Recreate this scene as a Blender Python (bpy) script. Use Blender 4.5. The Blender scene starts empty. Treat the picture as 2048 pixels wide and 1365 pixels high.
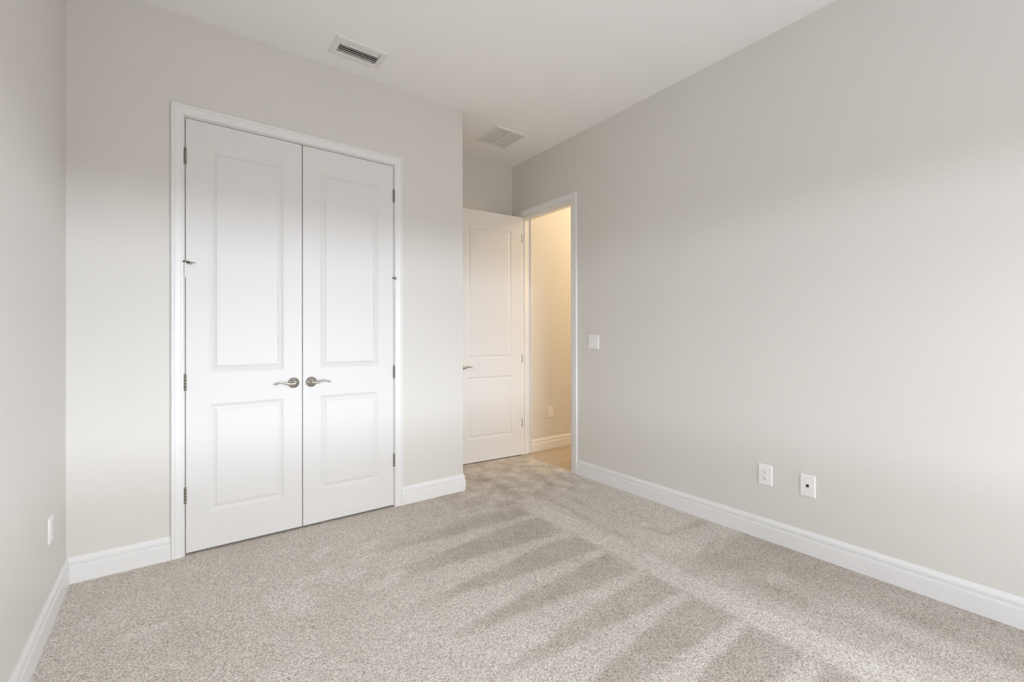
import bpy, bmesh, math, random
from mathutils import Vector, Matrix, noise

S = bpy.context.scene
C = S.collection
random.seed(7)

# ---------------------------------------------------------------- camera
YAW, PITCH, ROLL = 0.935, 0.0018, -0.0017
F_PX, CY = 892.357, 671.873
CAM_H = 1.225
fwd = Vector((math.cos(YAW), math.sin(YAW), 0)); rt = Vector((math.sin(YAW), -math.cos(YAW), 0)); up = Vector((0, 0, 1))
f2 = fwd * math.cos(PITCH) + up * math.sin(PITCH)
u2 = up * math.cos(PITCH) - fwd * math.sin(PITCH)
r3 = rt * math.cos(ROLL) + u2 * math.sin(ROLL)
u3 = u2 * math.cos(ROLL) - rt * math.sin(ROLL)
cam_d = bpy.data.cameras.new('camera')
cam_d.sensor_width = 36.0
cam_d.lens = F_PX / 2048 * 36
cam_d.shift_y = (CY - 682.5) / 2048
cam_d.clip_start = 0.02
cam = bpy.data.objects.new('camera', cam_d)
C.objects.link(cam)
M = Matrix.Identity(4)
for i in range(3):
    M[i][0], M[i][1], M[i][2] = r3[i], u3[i], -f2[i]
M[2][3] = CAM_H
cam.matrix_world = M
S.camera = cam

# ---------------------------------------------------------------- world, light, exposure
# sunlit paving near the house, darker ground far off, bright haze over the horizon, dimmer upper sky
w = bpy.data.worlds.new('sky'); S.world = w; w.use_nodes = True
nt = w.node_tree; nt.nodes.clear()
out = nt.nodes.new('ShaderNodeOutputWorld'); bg = nt.nodes.new('ShaderNodeBackground')
tc = nt.nodes.new('ShaderNodeTexCoord'); sx = nt.nodes.new('ShaderNodeSeparateXYZ')
mr = nt.nodes.new('ShaderNodeMapRange'); mr.inputs[1].default_value = -0.5; mr.inputs[2].default_value = 0.5
cr = nt.nodes.new('ShaderNodeValToRGB'); K = 50.0
def stop(e, z, v, c): e.position = z + 0.5; e.color = (c[0]*v/K, c[1]*v/K, c[2]*v/K, 1)
el = cr.color_ramp.elements
stop(el[0], -0.42, 3.7, (0.86, 1.0, 1.14)); stop(el[1], 0.50, 7.6, (0.95, 0.98, 1.08))
stop(el.new(0.17), -0.33, 2.8, (1.06, 0.98, 0.90)); stop(el.new(0.49), -0.01, 2.3, (1.10, 0.98, 0.86))
stop(el.new(0.505), 0.005, 31.0, (0.93, 1.0, 1.10)); stop(el.new(0.550), 0.05, 27.0, (0.94, 1.0, 1.09)); stop(el.new(0.59), 0.09, 5.0, (0.97, 1.0, 1.03))
stop(el.new(0.63), 0.13, 11.5, (1.0, 1.0, 1.0)); stop(el.new(0.72), 0.22, 13.0, (1.0, 1.0, 1.0)); stop(el.new(0.80), 0.30, 7.6, (0.96, 0.99, 1.06))
bg.inputs[1].default_value = K
nt.links.new(tc.outputs['Generated'], sx.inputs[0]); nt.links.new(sx.outputs[2], mr.inputs[0])
nt.links.new(mr.outputs[0], cr.inputs[0]); nt.links.new(cr.outputs[0], bg.inputs[0]); nt.links.new(bg.outputs[0], out.inputs[0])

def area(name, loc, aim, sx_, sy_, power, col, portal=False):
    d = bpy.data.lights.new(name, 'AREA'); d.shape = 'RECTANGLE'; d.size = sx_; d.size_y = sy_
    d.energy = power; d.color = col
    o = bpy.data.objects.new(name, d); C.objects.link(o); o.location = loc
    o.rotation_euler = (Vector(aim) - Vector(loc)).to_track_quat('-Z', 'Y').to_euler()
    if portal: d.cycles.is_portal = True
    return o
XR_ = 2.8252
REAR = -2.20                       # rear wall, behind the camera
WX0, WX1, WZ0, WZ1 = -0.15, 2.65, 0.62, 2.13   # the window in it
area('window_portal', ((WX0+WX1)/2, REAR - 0.13, (WZ0+WZ1)/2), ((WX0+WX1)/2, 1, (WZ0+WZ1)/2), WX1-WX0, WZ1-WZ0, 1, (1, 1, 1), portal=True)
RY0, RY1 = -1.95, -0.55            # a second, unseen window, added in the right wall for side light
area('added_window_portal', (XR_ + 0.13, (RY0+RY1)/2, (WZ0+WZ1)/2), (0, (RY0+RY1)/2, (WZ0+WZ1)/2), RY1-RY0, WZ1-WZ0, 1, (1, 1, 1), portal=True)
area('hall_standin_lamp', (5.1, 1.9, 1.9), (2.9, 3.4, 1.9), 0.22, 0.22, 22, (1.0, 0.66, 0.30))  # unseen warm area lamp standing in for light from the adjoining room
hl = bpy.data.lights.new('hall_lamp', 'POINT'); hl.energy = 24; hl.color = (1.0, 0.81, 0.57); hl.shadow_soft_size = 0.09
hlo = bpy.data.objects.new('hall_lamp', hl); C.objects.link(hlo); hlo.location = (4.1, 2.9, 2.9)

S.view_settings.view_transform = 'Standard'; S.view_settings.look = 'None'
S.view_settings.gamma = 1.0; S.view_settings.use_curve_mapping = False
S.view_settings.exposure = -0.10
S.cycles.max_bounces = 16; S.cycles.diffuse_bounces = 12; S.cycles.glossy_bounces = 6
S.cycles.use_denoising = True
S.cycles.sample_clamp_indirect = 12

# ---------------------------------------------------------------- room numbers (metres)
D = 3.0975      # closet wall plane
XL = -0.4665    # left wall at the closet wall corner
LS = 0.018      # the left wall opens slightly towards the rear
XR = 2.8252     # right wall plane
DA = 3.8173     # rear of the door alcove
XC = 1.7981     # closet's outside corner
H = 3.0276      # ceiling
BH = 0.129      # baseboard height
WT = 0.12       # wall thickness

# ---------------------------------------------------------------- materials
def mat(name, col, rough=0.5, metal=0.0, spec=0.5, bump=None):
    m = bpy.data.materials.new(name); m.use_nodes = True
    t = m.node_tree; b = t.nodes['Principled BSDF']
    b.inputs['Base Color'].default_value = (*col, 1); b.inputs['Roughness'].default_value = rough
    b.inputs['Metallic'].default_value = metal; b.inputs['Specular IOR Level'].default_value = spec
    if bump:
        sc_, st, dist = bump
        tx = t.nodes.new('ShaderNodeTexCoord'); n = t.nodes.new('ShaderNodeTexNoise'); n.inputs['Scale'].default_value = sc_
        n.inputs['Detail'].default_value = 2
        bp = t.nodes.new('ShaderNodeBump'); bp.inputs['Strength'].default_value = st; bp.inputs['Distance'].default_value = dist
        t.links.new(tx.outputs['Object'], n.inputs['Vector']); t.links.new(n.outputs['Fac'], bp.inputs['Height'])
        t.links.new(bp.outputs['Normal'], b.inputs['Normal'])
    return m
M_wall = mat('greige_wall_paint', (0.698, 0.686, 0.661), 0.48, spec=0.5, bump=(90, 0.12, 0.002))
M_ceil = mat('white_ceiling_paint', (0.90, 0.90, 0.895), 0.85, spec=0.2, bump=(70, 0.15, 0.002))
M_trim = mat('white_semigloss_trim', (0.80, 0.805, 0.815), 0.32, spec=0.5)
M_door = mat('white_door_paint', (0.75, 0.75, 0.753), 0.40, spec=0.5, bump=(40, 0.03, 0.001))
M_plate = mat('white_plastic', (0.86, 0.86, 0.86), 0.3)
M_nickel = mat('satin_nickel', (0.50, 0.475, 0.43), 0.13, metal=1.0)
M_hinge = mat('satin_nickel_hinge', (0.27, 0.25, 0.22), 0.34, metal=1.0)
M_whinge = mat('white_hinge', (0.85, 0.85, 0.84), 0.35)  # white colour, only on the second hinge of each door
M_dark = mat('dark_void', (0.015, 0.015, 0.014), 0.9)
M_hall = mat('hall_wall_paint', (0.70, 0.692, 0.673), 0.62, spec=0.35)
M_vent = mat('white_vent_enamel', (0.80, 0.795, 0.77), 0.45)
M_filter = mat('grey_white_grille', (0.66, 0.655, 0.64), 0.6)
M_duct = mat('dark_duct', (0.03, 0.03, 0.03), 0.8)
M_blue = mat('dark_blue_jack', (0.005, 0.012, 0.035), 0.35)
M_rubber = mat('white_rubber', (0.8, 0.8, 0.78), 0.6)

def carpet_mat():
    m = bpy.data.materials.new('speckled_cut_pile_carpet'); m.use_nodes = True
    t = m.node_tree; b = t.nodes['Principled BSDF']; N = t.nodes.new; L = t.links.new
    b.inputs['Roughness'].default_value = 0.95; b.inputs['Specular IOR Level'].default_value = 0.1
    tx = N('ShaderNodeTexCoord')
    wn = N('ShaderNodeTexNoise'); wn.inputs['Scale'].default_value = 60; wn.inputs['Detail'].default_value = 1
    off = N('ShaderNodeVectorMath'); off.operation = 'MULTIPLY_ADD'; off.inputs[1].default_value = (0.008, 0.008, 0)
    L(tx.outputs['Object'], wn.inputs['Vector']); L(wn.outputs['Color'], off.inputs[0]); L(tx.outputs['Object'], off.inputs[2])
    v = N('ShaderNodeTexVoronoi'); v.inputs['Scale'].default_value = 290; v.voronoi_dimensions = '2D'
    L(off.outputs[0], v.inputs['Vector'])
    sep = N('ShaderNodeSeparateColor'); L(v.outputs['Color'], sep.inputs[0])
    n1 = N('ShaderNodeTexNoise'); n1.inputs['Scale'].default_value = 210; n1.inputs['Detail'].default_value = 3; n1.inputs['Roughness'].default_value = 0.7
    L(tx.outputs['Object'], n1.inputs['Vector'])
    a = N('ShaderNodeMath'); a.operation = 'MULTIPLY_ADD'; a.inputs[1].default_value = 0.55
    L(sep.outputs[0], a.inputs[0])
    a2 = N('ShaderNodeMath'); a2.operation = 'MULTIPLY'; a2.inputs[1].default_value = 0.45; L(n1.outputs['Fac'], a2.inputs[0]); L(a2.outputs[0], a.inputs[2])
    r = N('ShaderNodeValToRGB'); e = r.color_ramp.elements
    e[0].position = 0.14; e[0].color = (0.16, 0.135, 0.11, 1)
    e[1].position = 0.88; e[1].color = (0.92, 0.90, 0.865, 1)
    k = e.new(0.30); k.color = (0.44, 0.40, 0.36, 1)
    k = e.new(0.55); k.color = (0.66, 0.625, 0.58, 1)
    L(a.outputs[0], r.inputs[0])
    # nap: which way the pile has been brushed, stored on the mesh
    at = N('ShaderNodeAttribute'); at.attribute_name = 'nap'
    mul = N('ShaderNodeMapRange'); mul.inputs[1].default_value = 0; mul.inputs[2].default_value = 1
    mul.inputs[3].default_value = 0.71; mul.inputs[4].default_value = 1.20
    L(at.outputs['Fac'], mul.inputs[0])
    vm = N('ShaderNodeVectorMath'); vm.operation = 'SCALE'; L(r.outputs[0], vm.inputs[0]); L(mul.outputs[0], vm.inputs['Scale'])
    wm = N('ShaderNodeMix'); wm.data_type = 'RGBA'; wm.blend_type = 'MULTIPLY'; wm.inputs[0].default_value = 1
    tn = N('ShaderNodeMix'); tn.data_type = 'RGBA'; tn.inputs[6].default_value = (1.0, 0.955, 0.90, 1); tn.inputs[7].default_value = (1, 1, 1, 1)
    L(at.outputs['Fac'], tn.inputs[0]); L(vm.outputs[0], wm.inputs[6]); L(tn.outputs[2], wm.inputs[7]); L(wm.outputs[2], b.inputs['Base Color'])
    bp = N('ShaderNodeBump'); bp.inputs['Strength'].default_value = 0.8; bp.inputs['Distance'].default_value = 0.004
    L(a.outputs[0], bp.inputs['Height']); L(bp.outputs['Normal'], b.inputs['Normal'])
    return m
M_carpet = carpet_mat()

def wood_mat():
    m = bpy.data.materials.new('light_oak_plank_tile'); m.use_nodes = True
    t = m.node_tree; b = t.nodes['Principled BSDF']; N = t.nodes.new; L = t.links.new
    b.inputs['Roughness'].default_value = 0.35
    tx = N('ShaderNodeTexCoord')
    br = N('ShaderNodeTexBrick'); br.inputs['Scale'].default_value = 1; br.inputs['Brick Width'].default_value = 1.2; br.inputs['Row Height'].default_value = 0.2
    br.inputs['Mortar Size'].default_value = 0.003; br.inputs['Color1'].default_value = (0.56, 0.45, 0.33, 1); br.inputs['Color2'].default_value = (0.66, 0.55, 0.42, 1)
    br.inputs['Mortar'].default_value = (0.45, 0.38, 0.30, 1)
    L(tx.outputs['Object'], br.inputs['Vector'])
    mp = N('ShaderNodeMapping'); mp.inputs['Scale'].default_value = (2.5, 30, 1); L(tx.outputs['Object'], mp.inputs[0])
    n = N('ShaderNodeTexNoise'); n.inputs['Scale'].default_value = 1.5; n.inputs['Detail'].default_value = 5; L(mp.outputs[0], n.inputs['Vector'])
    mxx = N('ShaderNodeMix'); mxx.data_type = 'RGBA'; mxx.blend_type = 'MULTIPLY'; mxx.inputs[0].default_value = 0.35
    L(br.outputs['Color'], mxx.inputs[6]); L(n.outputs['Color'], mxx.inputs[7]); L(mxx.outputs[2], b.inputs['Base Color'])
    return m
M_wood = wood_mat()

# ---------------------------------------------------------------- helpers
def link_obj(name, me, parent=None, loc=None):
    o = bpy.data.objects.new(name, me); C.objects.link(o)
    if parent is not None: o.parent = parent
    if loc is not None: o.location = loc
    return o

def tag(o, label=None, cat=None, group=None, kind=None):
    if label: o['label'] = label
    if cat: o['category'] = cat
    if group: o['group'] = group
    if kind: o['kind'] = kind
    return o

def empty(name, loc=(0, 0, 0), rz=0.0):
    o = bpy.data.objects.new(name, None); C.objects.link(o); o.location = loc; o.rotation_euler = (0, 0, rz)
    o.empty_display_size = 0.05
    return o

class MB:
    """collects faces for one mesh"""
    def __init__(s): s.v = []; s.f = []; s.smooth = []
    def add(s, vs, fs, smooth=False):
        o = len(s.v); s.v += [tuple(q) for q in vs]; s.f += [tuple(i + o for i in f) for f in fs]; s.smooth += [smooth] * len(fs); return s
    def box(s, x0, y0, z0, x1, y1, z1):
        v = [(x0,y0,z0),(x1,y0,z0),(x1,y1,z0),(x0,y1,z0),(x0,y0,z1),(x1,y0,z1),(x1,y1,z1),(x0,y1,z1)]
        return s.add(v, [(0,3,2,1),(4,5,6,7),(0,1,5,4),(1,2,6,5),(2,3,7,6),(3,0,4,7)])
    def prism(s, poly, z0, z1):
        n = len(poly)
        v = [(x, y, z0) for x, y in poly] + [(x, y, z1) for x, y in poly]
        return s.add(v, [tuple(range(n))[::-1], tuple(range(n, 2*n))] + [(i, (i+1) % n, n + (i+1) % n, n + i) for i in range(n)])
    def sections(s, rings, smooth=True, close=True):
        """loft closed rings, cap both ends"""
        n = len(rings[0]); v = [q for r in rings for q in r]; f = []
        for a in range(len(rings) - 1):
            for i in range(n):
                j = (i + 1) % n
                f.append((a*n+i, a*n+j, (a+1)*n+j, (a+1)*n+i))
        s.add(v, f, smooth)
        if close: s.add(rings[0], [tuple(range(n))[::-1]]); s.add(rings[-1], [tuple(range(n))])
        return s
    def lathe(s, c, axis, prof, n=32, smooth=True):
        """prof: (distance along axis, radius)"""
        ax = Vector(axis).normalized(); a = ax.orthogonal().normalized(); b = ax.cross(a); c = Vector(c)
        return s.sections([[c + ax*d + (a*math.cos(2*math.pi*i/n) + b*math.sin(2*math.pi*i/n))*max(r, 1e-5) for i in range(n)] for d, r in prof], smooth)
    def build(s, name, m, parent=None, bevel=0, loc=None, origin=(0, 0, 0)):
        me = bpy.data.meshes.new(name)
        me.from_pydata([(a-origin[0], b-origin[1], c-origin[2]) for a, b, c in s.v], [], s.f); me.update()
        for p, sm in zip(me.polygons, s.smooth): p.use_smooth = sm
        me.materials.append(m)
        bm = bmesh.new(); bm.from_mesh(me)
        bmesh.ops.remove_doubles(bm, verts=bm.verts, dist=1e-6)
        bmesh.ops.recalc_face_normals(bm, faces=bm.faces)
        bm.to_mesh(me); bm.free()
        o = link_obj(name, me, parent, loc if loc is not None else (origin if parent is None else None))
        if bevel:
            bv = o.modifiers.new('bevel', 'BEVEL'); bv.width = bevel; bv.segments = 2; bv.limit_method = 'ANGLE'; bv.angle_limit = 0.6
        return o

def copy_tree(o, parent=None, loc=None):
    c = o.copy(); C.objects.link(c)
    if parent is not None: c.parent = parent
    if loc is not None: c.location = loc
    for ch in list(o.children): copy_tree(ch, c)
    return c

def run(path, prof, closed=False, side=1):
    """sweep a profile (out, up) along a floor path; out is to the left of the walking direction * side; mitred corners"""
    P = [Vector((x, y)) for x, y in path]; n = len(P); rings = []
    for i in range(n):
        d0 = (P[i] - P[i-1]).normalized() if i > 0 else None
        d1 = (P[i+1] - P[i]).normalized() if i < n-1 else None
        if d0 is None: d0 = d1
        if d1 is None: d1 = d0
        n0 = Vector((-d0.y, d0.x)) * side; n1 = Vector((-d1.y, d1.x)) * side
        b = (n0 + n1).normalized(); k = 1 / max(0.2, b.dot(n0))
        rings.append([(P[i].x + b.x*k*o_, P[i].y + b.y*k*o_, z) for o_, z in prof])
    return rings

BASE_PROF = [(0, 0), (0.0155, 0), (0.0155, 0.080), (0.0140, 0.0830), (0.0140, 0.0860), (0.0125, 0.0885), (0.0128, 0.0935), (0.0078, 0.0945), (0.0078, 0.0975), (0.0124, 0.0992),
             (0.0118, 0.110), (0.0085, 0.119), (0.0055, 0.1255), (0.0045, 0.129), (0, 0.129)]
CAS_PROF = [(0, 0), (0, 0.0085), (0.003, 0.0105), (0.009, 0.0115), (0.012, 0.0105), (0.014, 0.0110), (0.033, 0.0135), (0.0375, 0.0135), (0.039, 0.0120), (0.0405, 0.0120), (0.043, 0.0160), (0.047, 0.0172), (0.0515, 0.0168), (0.054, 0.0145), (0.054, 0)]

def casing(name, u0, u1, ztop, to_world, label, wide=0.054):
    """three mitred legs around an opening; to_world(u, z, out)"""
    mb = MB(); kx = wide / 0.054
    rings = []
    rings.append([to_world(u0 - a*kx, 0.0, o_) for a, o_ in CAS_PROF])
    rings.append([to_world(u0 - a*kx, ztop + a*kx, o_) for a, o_ in CAS_PROF])
    rings.append([to_world(u1 + a*kx, ztop + a*kx, o_) for a, o_ in CAS_PROF])
    rings.append([to_world(u1 + a*kx, 0.0, o_) for a, o_ in CAS_PROF])
    mb.sections(rings, smooth=False)
    return tag(mb.build(name, M_trim), label, 'trim', kind='structure')

# ================================================================ the room shell
# closet opening and doorway opening
CX0, CX1, CZ = 0.0098, 1.2268, 2.4605
DY0, DY1, DZ = 2.9120, 3.6830, 2.4560
xl = lambda y: XL + LS*(D - y)   # left wall face at depth y

m_ = MB()
m_.prism([(xl(D + 0.72), D + 0.72), (xl(D + 0.72) - WT, D + 0.72), (xl(REAR - WT) - WT, REAR - WT), (xl(REAR - WT), REAR - WT)], 0, H)
tag(m_.build('wall_left', M_wall), 'pale greige painted wall at the left edge of the room', 'wall', kind='structure')

m_ = MB()
m_.box(xl(D), D, 0, CX0, D + WT, H); m_.box(CX1, D, 0, XC, D + WT, H); m_.box(CX0, D, CZ, CX1, D + WT, H)
m_.box(XC - WT, D + WT, 0, XC, DA, H)
tag(m_.build('wall_closet', M_wall), 'greige wall holding the white double closet doors', 'wall', kind='structure')

m_ = MB(); m_.box(xl(D + 0.72), DA, 0, XR + WT, DA + WT, H)
tag(m_.build('wall_back', M_wall), 'greige wall deep in the alcove behind the open door', 'wall', kind='structure')

m_ = MB()
m_.box(XR, REAR - WT, 0, XR + WT, RY0, H); m_.box(XR, RY1, 0, XR + WT, DY0, H); m_.box(XR, RY0, 0, XR + WT, RY1, WZ0); m_.box(XR, RY0, WZ1, XR + WT, RY1, H); m_.box(XR, DY0, DZ, XR + WT, DY1, H); m_.box(XR, DY1, 0, XR + WT, DA, H)
tag(m_.build('wall_right', M_wall), 'long greige wall on the right with switch and outlets', 'wall', kind='structure')

m_ = MB(); a, b = REAR - WT, REAR
xr_l = xl(REAR)
m_.box(xr_l, a, 0, WX0, b, H); m_.box(WX1, a, 0, XR, b, H); m_.box(WX0, a, 0, WX1, b, WZ0); m_.box(WX0, a, WZ1, WX1, b, H)
tag(m_.build('wall_front', M_wall), 'greige window wall behind the viewer', 'wall', kind='structure')

# ceiling with two duct holes
V1 = (0.775, 2.785, 1.018, 2.907); V2 = (2.182, 3.157, 2.458, 3.450)
def slab_with_holes(x0, y0, x1, y1, z0, z1, holes):
    xs = sorted({x0, x1, *[h[0] for h in holes], *[h[2] for h in holes]}); ys = sorted({y0, y1, *[h[1] for h in holes], *[h[3] for h in holes]})
    mb = MB()
    for i in range(len(xs)-1):
        for j in range(len(ys)-1):
            cx, cy = (xs[i]+xs[i+1])/2, (ys[j]+ys[j+1])/2
            if any(h[0] < cx < h[2] and h[1] < cy < h[3] for h in holes): continue
            mb.box(xs[i], ys[j], z0, xs[i+1], ys[j+1], z1)
    return mb
m_ = slab_with_holes(-0.75, REAR - WT, XR + WT, DA + WT, H, H + 0.06, [V1, V2])
tag(m_.build('ceiling', M_ceil), 'flat white ceiling over the bedroom', 'ceiling', kind='structure')

# carpet: a fine grid that stores how the pile was brushed
def smooth(e0, e1, x):
    t_ = min(1, max(0, (x - e0) / (e1 - e0))); return t_*t_*(3 - 2*t_)
def band(x, c, hw, soft):
    return 1 - smooth(hw - soft, hw + soft, abs(x - c))
def nz(x, y, s, seed=0): return noise.noise(Vector((x*s + seed, y*s - seed, seed*0.37)))
def seg_d(x, y, a, b):
    ax, ay = a; bx, by = b; dx, dy = bx-ax, by-ay; t_ = max(0, min(1, ((x-ax)*dx + (y-ay)*dy)/(dx*dx+dy*dy)))
    return math.hypot(x-ax-dx*t_, y-ay-dy*t_)
LIGHT_ROWS = [2.345, 2.01, 1.725, 1.448, 1.190, 0.925, 0.655, 0.385, 0.115, -0.155]
FEET = [((0.41, 2.19), (0.47, 2.24), .045), ((0.35, 2.37), (0.42, 2.35), .045), ((0.66, 2.33), (0.73, 2.34), .045), ((0.61, 2.66), (0.66, 2.70), .04), ((0.87, 2.59), (0.91, 2.63), .035),
        ((0.49, 2.42), (0.60, 2.44), .05), ((0.78, 2.45), (0.83, 2.48), .045), ((-0.16, 2.41), (-0.08, 2.40), .03), ((0.36, 2.28), (0.43, 2.30), .05), ((0.76, 2.16), (0.90, 2.2), .05)]
DARKS = [[(2.205, 2.521), (2.179, 2.092), (2.168, 1.722)], [(2.353, 2.585), (2.35, 2.293), (2.32, 2.134), (2.36, 1.80)], [(2.42, 1.643), (2.745, 1.627)], [(2.41, 1.66), (2.43, 2.10)],
         [(2.62, 1.44), (2.216, 1.378), (2.105, 1.34)], [(2.50, 2.90), (2.42, 2.70), (2.60, 2.62)], [(2.53, 2.1), (2.46, 1.75)]]
def nap(x, y):
    wob = 0.025*nz(x, y, 2.2, 3) + 0.012*nz(x, y, 9, 5)
    xx, yy = x + wob, y + 0.02*nz(x, y, 2.6, 9) + 0.008*nz(x, y, 12, 2)
    v = 0.56 + 0.22*(1 - smooth(0.7, 1.6, x))
    # rows pulled across the room
    inrow = smooth(0.70, 1.20, xx) * (1 - smooth(1.90, 1.96, xx)) * (1 - smooth(2.48, 2.62, yy))
    r = 0
    for i, c in enumerate(LIGHT_ROWS):
        hw = 0.030 + 0.012*nz(c*7, i, 1, 4) + 0.085*(1 - smooth(0.75, 1.95, xx)) + 0.012*nz(x, y, 6, 21)
        r = max(r, band(yy, c + 0.02, hw, 0.020))
    v += inrow*((0.74*r - 0.46))*(0.62 + 0.30*nz(x, y, 4, 8))
    # the light lane that closes the rows
    v += 0.26*band(xx, 2.03, 0.080, 0.020)*(1 - smooth(2.45, 2.6, yy))*smooth(-0.5, 0.3, yy)
    v += 0.16*band(xx, 2.25, 0.15, 0.05)*smooth(1.42, 1.55, yy)*(1 - smooth(2.5, 2.7, yy))
    # pale patch beside the right wall, dark ground in front of it
    v += 0.22*smooth(2.38, 2.43, xx)*smooth(1.64, 1.70, yy)*(1 - smooth(2.75, 2.95, yy))
    v += 0.12*smooth(2.20, 2.30, xx)*band(yy, 1.52, 0.11, 0.02)
    v -= 0.42*smooth(2.16, 2.34, xx + 0.05*nz(x, y, 3, 1))*(1 - smooth(1.33, 1.42, yy))*(0.8 + 0.5*nz(x, y, 5, 6))
    v += 0.20*band(xx, 2.42, 0.07, 0.05)*(1 - smooth(1.0, 1.15, yy))
    for pl in DARKS:
        d = min(seg_d(xx, yy, pl[i], pl[i+1]) for i in range(len(pl)-1)); v -= 0.26*(1 - smooth(0.004, 0.040, d))*(0.7 + 1.1*nz(x, y, 6, 31))
    # trodden mouth of the alcove
    k = smooth(2.45, 2.7, yy); v += k*(0.55*nz(x, y, 7, 11) + 0.35*nz(x, y, 16, 12)) * smooth(1.3, 1.9, xx)
    # left half: untouched but for footprints
    for a_, b_, rr in FEET:
        d = seg_d(x, y, a_, b_) + 0.03*nz(x, y, 25, 13); v += 0.30*(1 - smooth(rr*0.5, rr*1.25, d))
    v += 0.10*(1 - smooth(1.7, 2.2, yy + 0.10*xx))*(1 - smooth(0.8, 1.3, xx)) + 0.10*nz(x, y, 5, 15) + 0.10*nz(x, y, 14, 16)
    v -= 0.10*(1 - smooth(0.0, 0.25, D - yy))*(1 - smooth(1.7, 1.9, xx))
    return min(1, max(0, v))

def carpet():
    x0, x1, y0, y1, st = -0.56, XR + 0.012, REAR, DA, 0.0125
    nx, ny = int((x1-x0)/st), int((y1-y0)/st)
    vs, fs, cs = [], [], []
    for j in range(ny+1):
        for i in range(nx+1):
            x, y = x0 + (x1-x0)*i/nx, y0 + (y1-y0)*j/ny
            n_ = nap(x, y)
            vs.append((x, y, 0.0)); cs.append(n_)
    for j in range(ny):
        for i in range(nx):
            a_ = j*(nx+1)+i; fs.append((a_, a_+1, a_+nx+2, a_+nx+1))
    me = bpy.data.meshes.new('floor'); me.from_pydata(vs, [], fs); me.update()
    at = me.attributes.new('nap', 'FLOAT', 'POINT'); at.data.foreach_set('value', cs)
    me.materials.append(M_carpet)
    return tag(link_obj('floor', me), 'beige-grey speckled cut pile carpet with vacuum stripes', 'carpet', kind='structure')
carpet()

# ---------------- hall beyond the doorway
HX = 5.6; HY = 1.2; HW = 3.706
m_ = MB(); m_.box(XR + 0.012, HY, -0.03, HX, HW, -0.006)
tag(m_.build('floor_hall', M_wood), 'light oak plank floor in the hall', 'floor', kind='structure')
m_ = MB(); m_.box(XR + WT, HW, -0.03, HX + WT, HW + 0.11, H)
tag(m_.build('wall_hall_back', M_hall), 'warm lit hall wall seen through the doorway', 'wall', kind='structure')
m_ = MB(); m_.box(HX, HY - WT, -0.03, HX + WT, HW, H)
tag(m_.build('wall_hall_end', M_hall), 'end wall of the hall', 'wall', kind='structure')
m_ = MB(); m_.box(XR + WT, HY - WT, -0.03, HX, HY, H)
tag(m_.build('wall_hall_front', M_hall), 'near side wall of the hall', 'wall', kind='structure')
m_ = MB(); m_.box(XR + WT, HY - WT, H, HX + WT, HW + 0.11, H + 0.06)
tag(m_.build('ceiling_hall', M_ceil), 'white ceiling of the hall', 'ceiling', kind='structure')

# ---------------- closet interior (dark behind the shut doors)
m_ = MB(); m_.box(xl(D), DA - 0.01, 0, XC - WT, DA, H)
tag(m_.build('wall_closet_inner', M_wall), 'rear wall inside the closet', 'wall', kind='structure')

# ---------------- baseboards
def baseboard(name, path, label, side=1):
    mb = MB(); mb.sections(run(path, BASE_PROF, side=side), smooth=False)
    return tag(mb.build(name, M_trim), label, 'baseboard', kind='structure')
baseboard('baseboard_left', [(xl(REAR), REAR), (xl(D), D), (CX0 - 0.063, D)], 'white moulded baseboard along the left wall and up to the closet casing', side=-1)
baseboard('baseboard_closet', [(CX1 + 0.0595, D), (XC, D), (XC, DA)], 'white moulded baseboard turning the corner right of the closet doors', side=-1)
baseboard('baseboard_right', [(XR, DY0 - 0.0645), (XR, REAR)], 'long white moulded baseboard along the right wall', side=-1)
baseboard('baseboard_back', [(XC, DA), (XR, DA), (XR, DY1 + 0.064)], 'white moulded baseboard behind the open door', side=-1)
bh_ = baseboard('baseboard_hall', [(XR + WT, HW), (HX, HW)], 'white moulded baseboard in the hall', side=-1)
bh_.location.z = -0.006

# ---------------- casings and jambs
casing('trim_1', CX0 - 0.0062, CX1 + 0.0050, CZ + 0.0085, lambda u, z, o_: (u, D - o_, z), 'white casing around the double closet doors', wide=0.0560)
casing('trim_2', DY0 - 0.0070, DY1 + 0.0060, DZ + 0.0065, lambda u, z, o_: (XR - o_, u, z), 'white casing around the hall doorway', wide=0.0560)
casing('trim_3', DY0 - 0.0070, DY1 - 0.033, DZ + 0.0065, lambda u, z, o_: (XR + WT + o_, u, z), 'white casing on the hall side of the doorway', wide=0.0560)

JT = 0.0  # the jamb faces are the opening faces themselves
m_ = MB(); t_ = 0.018
# closet jamb lining with a stop behind the leaves
m_.box(CX0 - 0.0, D + 0.0, 0, CX0 + 0.0008, D + WT, CZ); m_.box(CX1 - 0.0008, D, 0, CX1, D + WT, CZ); m_.box(CX0 + 0.0008, D, CZ - 0.0012, CX1, D + WT, CZ)
tag(m_.build('trim_4', M_trim), 'white jamb lining of the closet opening', 'trim', kind='structure')
m_ = MB()
m_.box(XR, DY0, 0, XR + WT, DY0 + t_, DZ); m_.box(XR, DY1 - t_, 0, XR + WT, DY1, DZ); m_.box(XR, DY0 + t_, DZ - t_ + 0.012, XR + WT, DY1 - t_, DZ)
m_.box(XR + 0.038, DY0 + t_, 0, XR + 0.073, DY0 + t_ + 0.010, DZ - 0.006); m_.box(XR + 0.038, DY1 - t_ - 0.010, 0, XR + 0.073, DY1 - t_, DZ - 0.006)
m_.box(XR + 0.038, DY0 + t_ + 0.01, DZ - 0.006 - 0.010, XR + 0.073, DY1 - t_ - 0.01, DZ - 0.006)
tag(m_.build('trim_5', M_trim), 'white jamb lining of the hall doorway with its door stop', 'trim', kind='structure')

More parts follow.
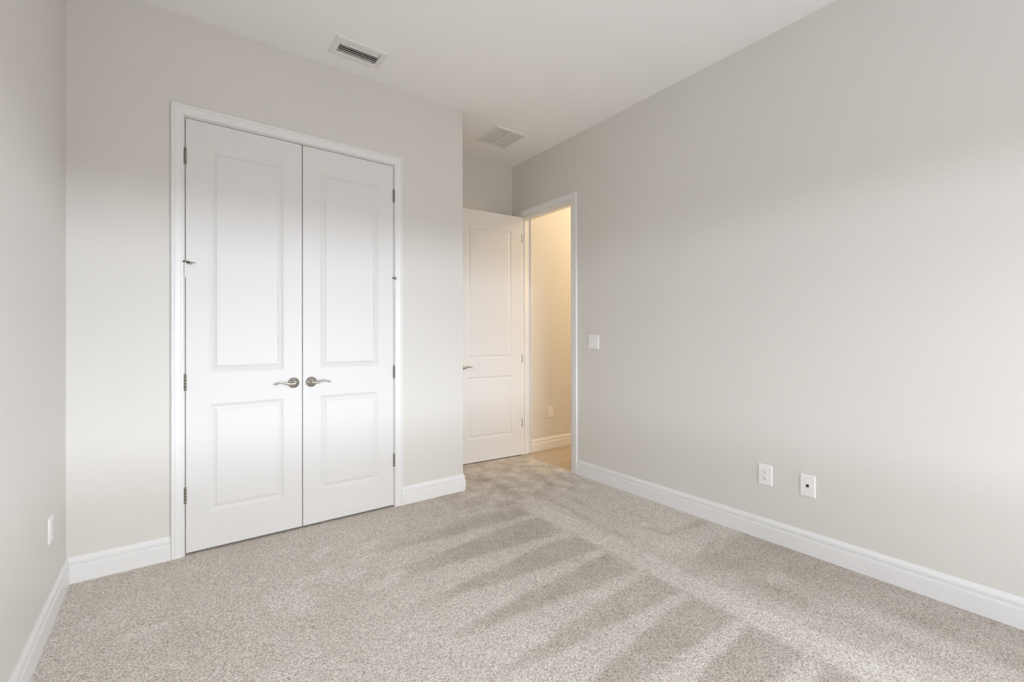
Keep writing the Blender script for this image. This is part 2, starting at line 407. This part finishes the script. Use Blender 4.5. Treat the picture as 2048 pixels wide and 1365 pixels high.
# ---------------- window behind the viewer
m_ = MB(); fr = 0.05
yy0, yy1 = REAR - 0.09, REAR - 0.04
m_.box(WX0, yy0, WZ0, WX0 + fr, yy1, WZ1); m_.box(WX1 - fr, yy0, WZ0, WX1, yy1, WZ1)
m_.box(WX0 + fr, yy0, WZ0, WX1 - fr, yy1, WZ0 + fr); m_.box(WX0 + fr, yy0, WZ1 - fr, WX1 - fr, yy1, WZ1)
m_.box((WX0+WX1)/2 - .025, yy0, WZ0 + fr, (WX0+WX1)/2 + .025, yy1, WZ1 - fr)
tag(m_.build('window_1', M_trim), 'white framed window behind the viewer', 'window', kind='structure')

m_ = MB(); xx0, xx1 = XR + 0.04, XR + 0.09
m_.box(xx0, RY0, WZ0, xx1, RY0 + fr, WZ1); m_.box(xx0, RY1 - fr, WZ0, xx1, RY1, WZ1)
m_.box(xx0, RY0 + fr, WZ0, xx1, RY1 - fr, WZ0 + fr); m_.box(xx0, RY0 + fr, WZ1 - fr, xx1, RY1 - fr, WZ1)
m_.box(xx0, (RY0+RY1)/2 - .025, WZ0 + fr, xx1, (RY0+RY1)/2 + .025, WZ1 - fr)
tag(m_.build('added_side_window', M_trim), 'white framed unseen window added in the right wall for side light', 'window', kind='structure')  # frame of the window added to light the room from the side

# ================================================================ doors
def panel_prof():
    # (inset from the panel's outer edge, depth from the door face)
    return [(0, 0), (0.003, 0.0014), (0.006, 0.0018), (0.017, 0.0075), (0.0195, 0.0080), (0.0215, 0.0078), (0.0375, 0.0026), (0.0385, 0.0010), (0.0400, 0.0006)]

def door_leaf(wd, ht, th, panels, both=True):
    """local frame: x 0..wd, face at y=0 (towards -y), thickness to +y, z 0..ht"""
    mb = MB()
    xs = [0, panels[0][0], panels[0][1], wd]; zs = [0, panels[0][2], panels[0][3], panels[1][2], panels[1][3], ht]
    faces = [(0, 1)] + ([(th, -1)] if both else [])
    for y, sg in faces:
        for i in range(3):
            for j in range(5):
                if i == 1 and j in (1, 3): continue
                q = [(xs[i], y, zs[j]), (xs[i+1], y, zs[j]), (xs[i+1], y, zs[j+1]), (xs[i], y, zs[j+1])]
                mb.add(q, [(0, 1, 2, 3)])
        for (a0, a1, c0, c1) in panels:
            rings = [[(a0+i_, y + sg*d_, c0+i_), (a1-i_, y + sg*d_, c0+i_), (a1-i_, y + sg*d_, c1-i_), (a0+i_, y + sg*d_, c1-i_)] for i_, d_ in panel_prof()]
            mb.sections(rings, smooth=False, close=False); mb.add(rings[-1], [(0, 1, 2, 3)])
    if not both: mb.add([(0, th, 0), (wd, th, 0), (wd, th, ht), (0, th, ht)], [(0, 1, 2, 3)])
    for e in ([(0, 0, 0), (0, th, 0), (0, th, ht), (0, 0, ht)], [(wd, 0, 0), (wd, th, 0), (wd, th, ht), (wd, 0, ht)]): mb.add(e, [(0, 1, 2, 3)])
    for z in (0, ht): mb.add([(0, 0, z), (wd, 0, z), (wd, th, z), (0, th, z)], [(0, 1, 2, 3)])
    return mb

def lever_handle(parent, loc, sgn, flip=1):
    """rose and wavy lever; sgn +1: lever points to +x; flip -1: stands out to +y"""
    root = empty('lever_handle', loc); root.parent = parent
    s = -flip
    MB().lathe((0, 0, 0), (0, s, 0), [(0, 0.0335), (0.003, 0.0335), (0.006, 0.0325), (0.0085, 0.0295), (0.0105, 0.024), (0.0125, 0.017), (0.016, 0.0125), (0.022, 0.0115), (0.030, 0.0115), (0.036, 0.0120)], 40).build('rosette', M_nickel, root)
    # a wave: dips just past the hub, climbs, then falls to a pointed tip
    ctr = [(-0.011, 0.0, .0085, .0100), (0.000, -0.0015, .0110, .0105), (0.014, -0.0035, .0105, .0090), (0.028, -0.0030, .0085, .0070), (0.044, 0.0015, .0070, .0058), (0.060, 0.0060, .0062, .0052),
           (0.074, 0.0080, .0058, .0048), (0.086, 0.0060, .0054, .0042), (0.097, 0.0015, .0048, .0036), (0.107, -0.0030, .0036, .0028), (0.113, -0.0055, .0016, .0014)]
    rings = []
    for i, (cx, cz, hw, hd) in enumerate(ctr):
        a_ = ctr[max(0, i-1)]; b_ = ctr[min(len(ctr)-1, i+1)]
        tx, tz = b_[0]-a_[0], b_[1]-a_[1]; l_ = math.hypot(tx, tz); tx, tz = tx/l_, tz/l_
        yc = s*(0.042 - 0.004*(cx/0.11)**2)
        ring = []
        for k in range(16):
            an = 2*math.pi*k/16; u_, d_ = hw*math.cos(an), hd*math.sin(an)
            ring.append((sgn*(cx - tz*u_), yc + d_, cz + tx*u_))
        rings.append(ring)
    MB().sections(rings).build('lever', M_nickel, root)
    return root

def make_hinge(m=M_hinge, hh=0.0445):
    """knuckle barrel in front of the gap plus two slim leaf edges; local origin at the barrel's middle"""
    mb = MB()
    r = 0.0056
    for k in range(5):
        z0 = -hh + k*(2*hh/5) + 0.0004; z1 = -hh + (k+1)*(2*hh/5) - 0.0004
        mb.lathe((0, 0, 0), (0, 0, 1), [(z0, r*0.9), (z0 + 0.0006, r), (z1 - 0.0006, r), (z1, r*0.9)], 16)
    mb.lathe((0, 0, 0), (0, 0, 1), [(-hh - 0.002, r*0.4), (-hh - 0.001, r*0.8), (-hh, r*0.8), (hh, r*0.8), (hh + 0.0015, r*0.9), (hh + 0.003, r*0.4)], 16)
    mb.box(-0.0012, 0.002, -hh, 0.0012, 0.014, hh)
    return mb

def hinge_stop(parent, loc, sgn, arm):
    """hinge pin door stop: a ring round the pin with two arms"""
    root = empty('pin_stop', loc); root.parent = parent
    mb = MB()
    mb.lathe((0, 0, 0), (0, 0, 1), [(0, 0.0075), (0.0015, 0.0105), (0.0085, 0.0105), (0.010, 0.0075)], 20)
    mb.lathe((0, 0, 0.005), arm, [(0.004, 0.0032), (0.017, 0.0032), (0.018, 0.0055), (0.024, 0.0055), (0.025, 0.0022), (0.050, 0.0022)], 14)
    mb.build('threaded_arm', M_hinge, root)
    MB().lathe((0, 0, 0.001), (arm[0] - sgn*0.12, arm[1] - 0.2, -0.28), [(0.006, 0.0020), (0.038, 0.0020), (0.039, 0.0012)], 12).build('short_arm', M_hinge, root)
    MB().lathe((0, 0, 0.005), (-sgn*0.75, -0.66, 0), [(0.005, 0.0030), (0.009, 0.0030), (0.0095, 0.0055), (0.013, 0.0055), (0.0140, 0.004)], 14).build('bumper', M_hinge, root)
    return root

HZ = [2.2400, 1.6030, 0.9710, 0.3370]
def closet_door(name, x0, x1, hinge_left, label):
    root = empty(name, (x0, D + 0.001, 0.0128)); tag(root, label, 'closet door', 'double closet doors', 'structure')
    wd, ht = x1 - x0, 2.4422
    pz = [(0.2070, 0.8270), (1.0070, 2.3030)]
    a0, a1 = (0.1075, 0.4975)
    if not hinge_left: a0, a1 = wd - a1, wd - a0
    door_leaf(wd, ht, 0.035, [(a0, a1, *pz[0]), (a0, a1, *pz[1])]).build('door_leaf', M_door, root)
    hx = -0.0020 if hinge_left else wd + 0.0020
    sg = 1 if hinge_left else -1
    first = None
    for i, z in enumerate(HZ):
        p = (hx, -0.0050, z - 0.0128)
        if i == 1:
            h = make_hinge(M_whinge).build('hinge', M_whinge, root, loc=p); h['label'] = 'white hinge'
            hinge_stop(root, (hx, -0.0050, z - 0.0128 + 0.040), sg, (0.93, -0.36, -0.10) if hinge_left else (0.10, -1.0, -0.03))
        elif first is None: first = make_hinge().build('hinge', M_hinge, root, loc=p)
        else:
            c = first.copy(); C.objects.link(c); c.parent = root; c.location = p
    if hinge_left: lever_handle(root, (wd - 0.050, 0, 0.934 - 0.0128), -1)
    else: lever_handle(root, (0.050, 0, 0.934 - 0.0128), 1)
    return root
closet_door('door_1', 0.0138, 0.6154, True, 'left white two panel closet door, lever pointing left')
closet_door('door_2', 0.6203, 1.2229, False, 'right white two panel closet door, lever pointing right')

# ball catch plates in the head of the closet opening
for cx_, lab in ((0.5935, 'small dark metal catch plate above the left closet door'), (0.6435, 'small dark metal catch plate above the right closet door')):
    m_ = MB(); m_.box(cx_ - 0.0185, D + 0.003, CZ - 0.0040, cx_ + 0.0185, D + 0.03, CZ - 0.0012)
    tag(m_.build('catch_plate', M_hinge), lab, 'door catch')

# the open door, hinged on the far jamb and swung in front of the alcove's rear wall
LW, LH, LT = 0.755, 2.4414, 0.035
ang = math.pi - math.atan(0.076)
root = empty('door_3', (XR - 0.0150, 3.6372 + LT*0.0, 0.0108), 0.0)
tag(root, 'white two panel door standing open in the alcove', 'door', kind='structure')
root.rotation_euler = (0, 0, -math.atan(0.076))
# local x runs from the free edge (-LW) to the hinge (0); face y=0 looks at the room
dl = door_leaf(LW, LH, LT, [(0.127, 0.634, 0.219, 0.826), (0.127, 0.634, 0.996, 2.290)])
dl.v = [(x - LW, y, z) for x, y, z in dl.v]
dl.build('door_leaf', M_door, root)
for i, z in enumerate([2.226, 1.610, 0.987, 0.327]):
    mb = MB(); mb.box(0.0005, 0.001, z - 0.045, 0.0035, 0.033, z + 0.045)
    mb.lathe((0.004, 0.0005, 0), (0, 0, 1), [(z - 0.045, 0.0030), (z + 0.045, 0.0030)], 12)
    o = mb.build('hinge', M_whinge if i == 1 else M_hinge, root)
    if i == 1: o['label'] = 'white hinge'
hnd = lever_handle(root, (-LW + 0.062, 0, 0.930 - 0.0108), 1)
hnd2 = lever_handle(root, (-LW + 0.062, LT, 0.930 - 0.0108), 1, flip=-1)

# ================================================================ wall plates
def plate_frame(name, loc, rz, label, cat, group=None):
    """local: x to the right as you face the plate, -y towards the viewer, z up, origin at the plate centre on the wall"""
    r = empty(name, loc, rz); tag(r, label, cat, group); return r
def plate_mesh(wd, ht, th=0.0060, ed=0.006):
    mb = MB(); x, z = wd/2, ht/2
    rings = [[(-x, 0, -z), (x, 0, -z), (x, 0, z), (-x, 0, z)], [(-x, -th*0.45, -z), (x, -th*0.45, -z), (x, -th*0.45, z), (-x, -th*0.45, z)],
             [(-x + ed*.35, -th*0.85, -z + ed*.35), (x - ed*.35, -th*0.85, -z + ed*.35), (x - ed*.35, -th*0.85, z - ed*.35), (-x + ed*.35, -th*0.85, z - ed*.35)],
             [(-x + ed, -th, -z + ed), (x - ed, -th, -z + ed), (x - ed, -th, z - ed), (-x + ed, -th, z - ed)]]
    return mb.sections(rings, smooth=False)
def screw(parent, x, z, y):
    mb = MB(); mb.lathe((x, y, z), (0, -1, 0), [(0, 0.0034), (0.0006, 0.0034), (0.0012, 0.0022)], 16)
    return mb.build('screw', M_plate, parent)
def receptacle(parent, zc, y=-0.0060):
    mb = MB(); n = 28; ring = []
    for k in range(n):
        a_ = 2*math.pi*k/n; x_, z_ = 0.0172*math.cos(a_), 0.0172*math.sin(a_); z_ = max(-0.0128, min(0.0128, z_)); ring.append((x_, z_))
    r_ = [[(x_*s_, y - d_, zc + z_*s_) for x_, z_ in ring] for s_, d_ in ((1, 0), (1, 0.0012), (0.96, 0.0018))]
    mb.sections(r_, smooth=False)
    o = mb.build('receptacle', M_plate, parent)
    for nm, bx in (('slot', (-0.0075, -0.0055, 0.0015, 0.0085)), ('slot', (0.0052, 0.0070, 0.0025, 0.0080))):
        s_ = MB(); s_.box(bx[0], y - 0.0021, zc + bx[2], bx[1], y - 0.0017, zc + bx[3]); s_.build(nm, M_dark, o)
    g = MB(); g.lathe((0, y - 0.0017, zc - 0.0068), (0, -1, 0), [(0, 0.0026), (0.0004, 0.0026)], 14); g.build('ground_hole', M_dark, o)
def duplex(name, loc, rz, wd, ht, label):
    r = plate_frame(name, loc, rz, label, 'outlet')
    plate_mesh(wd, ht).build('cover_plate', M_plate, r)
    receptacle(r, 0.0195); receptacle(r, -0.0195); screw(r, 0, 0, -0.0060)
    return r
RZ_R = -math.pi/2     # plates on the right wall face -x
duplex('duplex_outlet', (XR, 1.2585, 0.3895), RZ_R, 0.079, 0.124, 'white duplex power outlet low on the right wall, left of the data jack')
duplex('duplex_outlet', (xl(2.722), 2.722, 0.400), math.pi/2, 0.068, 0.110, 'white power outlet low on the left wall, seen edge-on')
duplex('duplex_outlet', (3.257, HW, 0.392), 0, 0.076, 0.122, 'power outlet on the hall wall beyond the doorway')

r = plate_frame('data_jack', (XR, 1.0315, 0.3835), RZ_R, 'white wall plate with one dark blue data socket, right of the power outlet', 'data socket')
plate_mesh(0.076, 0.122).build('cover_plate', M_plate, r)
screw(r, 0, 0.048, -0.0060); screw(r, 0, -0.048, -0.0060)
mb = MB()
for bx in ((-0.0105, -0.0075, -0.0105, 0.0125), (0.0075, 0.0105, -0.0105, 0.0125), (-0.0075, 0.0075, 0.0085, 0.0125), (-0.0075, 0.0075, -0.0105, -0.0075)):
    mb.box(bx[0], -0.0076, bx[2], bx[1], -0.0058, bx[3])
mb.build('jack_bezel', M_plate, r)
mb = MB(); mb.box(-0.0075, -0.0068, -0.0075, 0.0075, -0.0058, 0.0085); mb.build('jack_socket', M_blue, r)

r = plate_frame('light_switch', (XR, 2.6525, 1.1775), RZ_R, 'white two gang rocker light switch beside the doorway', 'light switch')
plate_mesh(0.120, 0.117).build('cover_plate', M_plate, r)
for cx in (-0.0235, 0.0235):
    mb = MB()
    for bx in ((-0.0172, -0.0158, -0.034, 0.034), (0.0158, 0.0172, -0.034, 0.034), (-0.0158, 0.0158, 0.0325, 0.034), (-0.0158, 0.0158, -0.034, -0.0325)):
        mb.box(cx + bx[0], -0.0071, bx[2], cx + bx[1], -0.0057, bx[3])
    mb.build('switch_bezel', M_plate, r)
    mb = MB(); x0_, x1_ = cx - 0.0152, cx + 0.0152
    prof = [(-0.032, -0.0105), (0.0, -0.0067), (0.032, -0.0083)]
    vs = [(x0_, -0.005, -0.032), (x0_, prof[0][1], -0.032), (x0_, prof[1][1], 0), (x0_, prof[2][1], 0.032), (x0_, -0.005, 0.032)]
    mb.sections([vs, [(x1_, b_, c_) for _, b_, c_ in vs]], smooth=False)
    mb.build('rocker', M_plate, r)
    for zz in (0.0475, -0.0475): screw(r, cx, zz, -0.0060)

# ================================================================ ceiling grilles
def flange(x0, y0, x1, y1, hx0, hy0, hx1, hy1, z, dz):
    """a bevelled picture-frame flange hanging dz under the ceiling at z"""
    R = lambda e, zz, h=False: [(x0+e, y0+e, zz), (x1-e, y0+e, zz), (x1-e, y1-e, zz), (x0+e, y1-e, zz)]
    I = lambda zz, e=0: [(hx0+e, hy0+e, zz), (hx1-e, hy0+e, zz), (hx1-e, hy1-e, zz), (hx0+e, hy1-e, zz)]
    mb = MB(); rings = [R(0, z), R(0, z - dz*0.25), R(0.006, z - dz), I(z - dz, -0.004), I(z - dz*0.7), I(z + 0.02)]
    mb.sections(rings, smooth=False, close=False); return mb
def duct_box(h, z, parent):
    mb = MB(); a_ = 0.0005
    x0, y0, x1, y1 = h[0]+a_, h[1]+a_, h[2]-a_, h[3]-a_
    mb.add([(x0,y0,z+.004),(x1,y0,z+.004),(x1,y1,z+.004),(x0,y1,z+.004),(x0,y0,z+.12),(x1,y0,z+.12),(x1,y1,z+.12),(x0,y1,z+.12)], [(4,5,6,7),(0,1,5,4),(1,2,6,5),(2,3,7,6),(3,0,4,7)])
    return mb.build('duct', M_duct, parent)
cz = H
r = empty('ceiling_vent', (0, 0, 0)); tag(r, 'white supply vent with dark angled slats in the ceiling above the closet doors', 'ceiling vent')
flange(0.738, 2.745, 1.055, 2.948, V1[0], V1[1], V1[2], V1[3], cz, 0.009).build('frame', M_vent, r)
duct_box(V1, cz, r)
for k, yb in enumerate((V1[1] + 0.0115, V1[1] + 0.0485, V1[1] + 0.0690, V1[1] + 0.0885, V1[1] + 0.1060)):
    # a curved blade: front lip at the ceiling plane, leaning up and back; the first is a broad deflector
    if k == 0: sec = [(0, 0.0045), (0.0220, 0.0005), (0.0232, -0.0050), (0.0270, -0.0050), (0.0265, -0.0030), (0.0250, 0.0025), (0.0, 0.0062)]
    else: sec = [(0, -0.0050), (0.0040, -0.0052), (0.0075, -0.0015), (0.0150, 0.0040), (0.0260, 0.0095), (0.0255, 0.0103), (0.0140, 0.0049), (0.0062, -0.0006), (0.0024, -0.0034), (0.0, -0.0036)]
    mb = MB(); mb.sections([[(xx, min(yb + a_, V1[3] - 0.001), cz + b_) for a_, b_ in sec] for xx in (V1[0] + 0.001, V1[2] - 0.001)], smooth=False)
    mb.build('slat', M_vent, r)
mb = MB(); mb.box(0.893, V1[1] + 0.0005, cz - 0.0040, 0.899, V1[1] + 0.0118, cz + 0.0045); mb.build('centre_rib', M_vent, r)

r = empty('return_grille', (0, 0, 0)); tag(r, 'square white return air grille with two fine louvred panels in the alcove ceiling', 'ceiling vent')
flange(2.153, 3.128, 2.483, 3.478, V2[0], V2[1], V2[2], V2[3], cz, 0.010).build('frame', M_vent, r)
duct_box(V2, cz, r)
xm = 2.323
mb = MB(); mb.box(xm - 0.007, V2[1] + 0.0005, cz - 0.008, xm + 0.007, V2[3] - 0.0005, cz + 0.004); mb.build('centre_bar', M_vent, r)
for x0_, x1_ in ((V2[0] + 0.001, xm - 0.0075), (xm + 0.0075, V2[2] - 0.001)):
    mb = MB(); n_ = 24
    for k in range(n_):
        yb = V2[1] + 0.004 + k*(V2[3] - V2[1] - 0.010)/n_
        sec = [(0.0125, -0.0050), (0.0040, 0.0010), (0, 0.0060), (0.0010, 0.0064), (0.0045, 0.0020), (0.0125, -0.0038)]
        mb.sections([[(xx, yb + a_ - 0.001, cz + b_) for a_, b_ in sec] for xx in (x0_, x1_)], smooth=False)
    mb.build('louvre_panel', M_filter, r)
